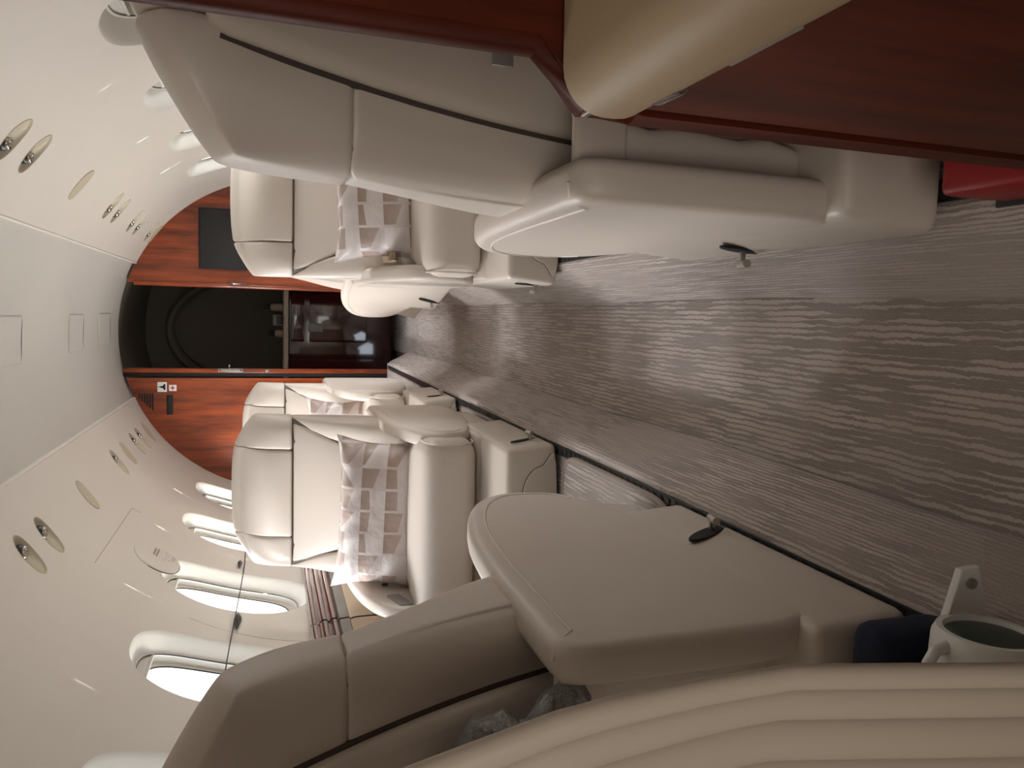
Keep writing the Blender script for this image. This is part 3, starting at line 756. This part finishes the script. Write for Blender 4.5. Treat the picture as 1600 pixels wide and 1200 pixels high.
# ------------------------------------------------------------------ near foreground
# wrapped item in the near-left seat pocket
t = thing('wrapped_headset', (-.335, .745, .655), 'clear plastic wrapped bundle tucked behind the near seat back', 'package')
mesh('plastic_bag', *rbox((.06, .022, .085), .02, lambda Q, T: np.stack([Q[:, 0]-.35*Q[:, 2]+.008*np.sin(Q[:, 2]*70)+.006*np.sin(Q[:, 2]*160+2), Q[:, 1]+.007*np.sin(Q[:, 0]*110+Q[:, 2]*60), Q[:, 2]+.006*np.sin(Q[:, 0]*120)], 1), seg=16), wrap, t)
mesh('headset_core', *rbox((.03, .010, .055), .01, lambda Q, T: np.stack([Q[:, 0]-.35*Q[:, 2], Q[:, 1], Q[:, 2]], 1), seg=2), black, t)
# folded leather curtain at the very near left
curtain_mat = plain('curtain_leather', (.52, .44, .36), .42, var=.04, bump=.1, bsc=400)
def curtain():
    t = thing('pleated_leather_curtain', (-.09, .40, .15), 'tan leather folding curtain with long rounded pleats filling the lower right corner', 'curtain')
    zs = np.linspace(0, .95, 30)
    edge = lambda z: np.interp(z+.15, [.15, .374, .492, .575, .65, .727, .825, 1.1], [-.115, -.092, -.079, -.070, -.0715, -.077, -.100, -.17])
    W = [.0, .020, .052, .095, .145, .20, .26, .32]
    for i in range(7):
        rows = []
        for z in zs:
            k = np.interp(z+.15, [.3, .6, .95], [.9, .8, 1.15])
            a, b = edge(z)-W[i]*k, edge(z)-W[i+1]*k
            r = (a-b)/2*1.06; cx = (a+b)/2
            yc = .40-.0+.012*i
            rows.append([(cx+r*math.cos(q)+.09, yc-.40+r*.75*math.sin(q), z) for q in np.linspace(0, 2*PI, 21)[:-1]])
        mesh('pleat', *grid(rows, True, True), curtain_mat, t, smooth=60)
curtain()
# jug
t = thing('insulated_jug', (-.272, .570, .202), 'dark green jug with white rim and hooked handle lying on the floor', 'jug')
def rg2(r, z, n=32): return [(z, r*math.cos(a), r*math.sin(a)) for a in np.linspace(0, 2*PI, n+1)[:-1]]
mesh('body', *grid([rg2(.042, -.06), rg2(.046, -.05), rg2(.047, .085)], True, True), green_p, t)
mesh('rim', *grid([rg2(.047, .075), rg2(.053, .082), rg2(.052, .108), rg2(.048, .117), rg2(.042, .117), rg2(.040, .112)], True), white_p, t)
mesh('lid', *grid([rg2(.041, .112), rg2(.027, .114), rg2(.001, .115)], True), green_p, t)
mesh('hooked_handle', *tube([(.104, .004, .050), (.102, .004, .064), (.090, .004, .072), (.064, .004, .070), (.044, .004, .064)], [.007, .006, .006, .005, .005], 10), white_p, t)
mesh('handle_bracket', *plate([(.105, .026), (.165, .008), (.167, -.016), (.105, -.034)], .010, .002, lambda p, h: (p[0], .050+h, p[1]-.018)), white_p, t)
mesh('bracket_screw', *tube([(.150, .044, -.022), (.150, .041, -.022)], .006, 10), steel, t)
t = thing('navy_bag', (-.265, .664, .15), 'dark navy bag in the gap between seat base and green jug', 'bag')
mesh('bag_body', *rbox((.085, .026, .06), .02, lambda Q, T: Q+np.array([0, 0, .06]), seg=6), navy, t)
# red case and the bits beside it
t = thing('red_case', (.33, .588, .15), 'bright red case on the floor at the right edge of the photo', 'case')
mesh('case_body', *box((0, 0, .045), (.045, .05, .045), .008), red_p, t)
mesh('case_base', *box((0, .0, .003), (.05, .055, .003), .001), black, t)
t = thing('metal_ring_pull', (.315, .668, .17), 'small shiny ring lying beside the red case', 'ring')
mesh('ring', *tube([(.014*math.cos(a), .014*math.sin(a), .003*math.sin(2*a)) for a in np.linspace(0, 2*PI, 25)[:-1]], .002, 8, True), steel, t)
mesh('ring_base', *box((0, .0, -.012), (.02, .02, .008), .003), black, t)

# partition panel, cream bolster and cabinet at the near right
pt_ = thing('wooden_partition', (.32, .50, .15), 'reddish wooden partition panel with stepped edge at the top of the photo', 'partition')
prof = [(.291, .0), (.291, .50), (.300, .545), (.336, .579), (.340, 1.30), (.70, 1.30), (.86, .75), (.86, .40), (.70, 0)]
n = len(prof)
def part3(poly, y0, y1):
    m = len(poly); V = [(p[0]-.32, y0, p[1]) for p in poly]+[(p[0]-.32, y1, p[1]) for p in poly]
    return V, [tuple(range(m)), tuple(range(2*m-1, m-1, -1))]+[(i, (i+1) % m, m+(i+1) % m, m+i) for i in range(m)]
mesh('panel', *part3(prof, -.003, .024), wood_near, pt_, smooth=20)
edge = [(.288, .505), (.288, .540), (.325, .579), (.328, 1.30)]
V, F = tube([(p[0]-.32+.013, .010, p[1]) for p in edge], .013, 12)
mesh('edge_moulding', V, F, wood_near, pt_)
mesh('edge_cap', *box((-.029, -.002, .541), (.0025, .010, .0025), .001), steel, pt_)
cb = thing('galley_cabinet', (.29, .25, .15), 'low wooden cabinet with cream padded top at the upper right of the photo', 'cabinet')
mesh('cabinet_side', *box((.203, -.002, .256), (.20, .242, .252), .003), wood_near, cb)
mesh('padded_top', *rbox((.20, .275, .034), .030, lambda Q, T: np.stack([Q[:, 0]+.195, np.minimum(Q[:, 1], .240), Q[:, 2]+.530+.05*np.clip(Q[:, 0]+.12, 0, 1)], 1), seg=5, rs=6), pad_leather, cb)
mesh('placard', *box((.0005, .10, .513), (.0006, .030, .006), .0003), grey_strip, cb)
mesh('top_latch', *rbox((.008, .018, .008), .006, lambda Q, T: np.stack([Q[:, 0]+.004, Q[:, 1]+.190, Q[:, 2]+.514], 1), seg=2), chrome, cb)
mesh('handle', *tube([(.004, -.10, .36), (-.018, -.09, .372), (-.018, .05, .372), (.004, .06, .36)], .012, 12), black, cb)
# small placard and hook on the back of the near-right seat
t = thing('seat_placard', (.40, .68, .70), 'small grey printed placard on the seat back beside the wooden partition', 'placard')
mesh('placard_plate', *box((0, 0, 0), (.028, .0015, .010), .001), grey_strip, t)
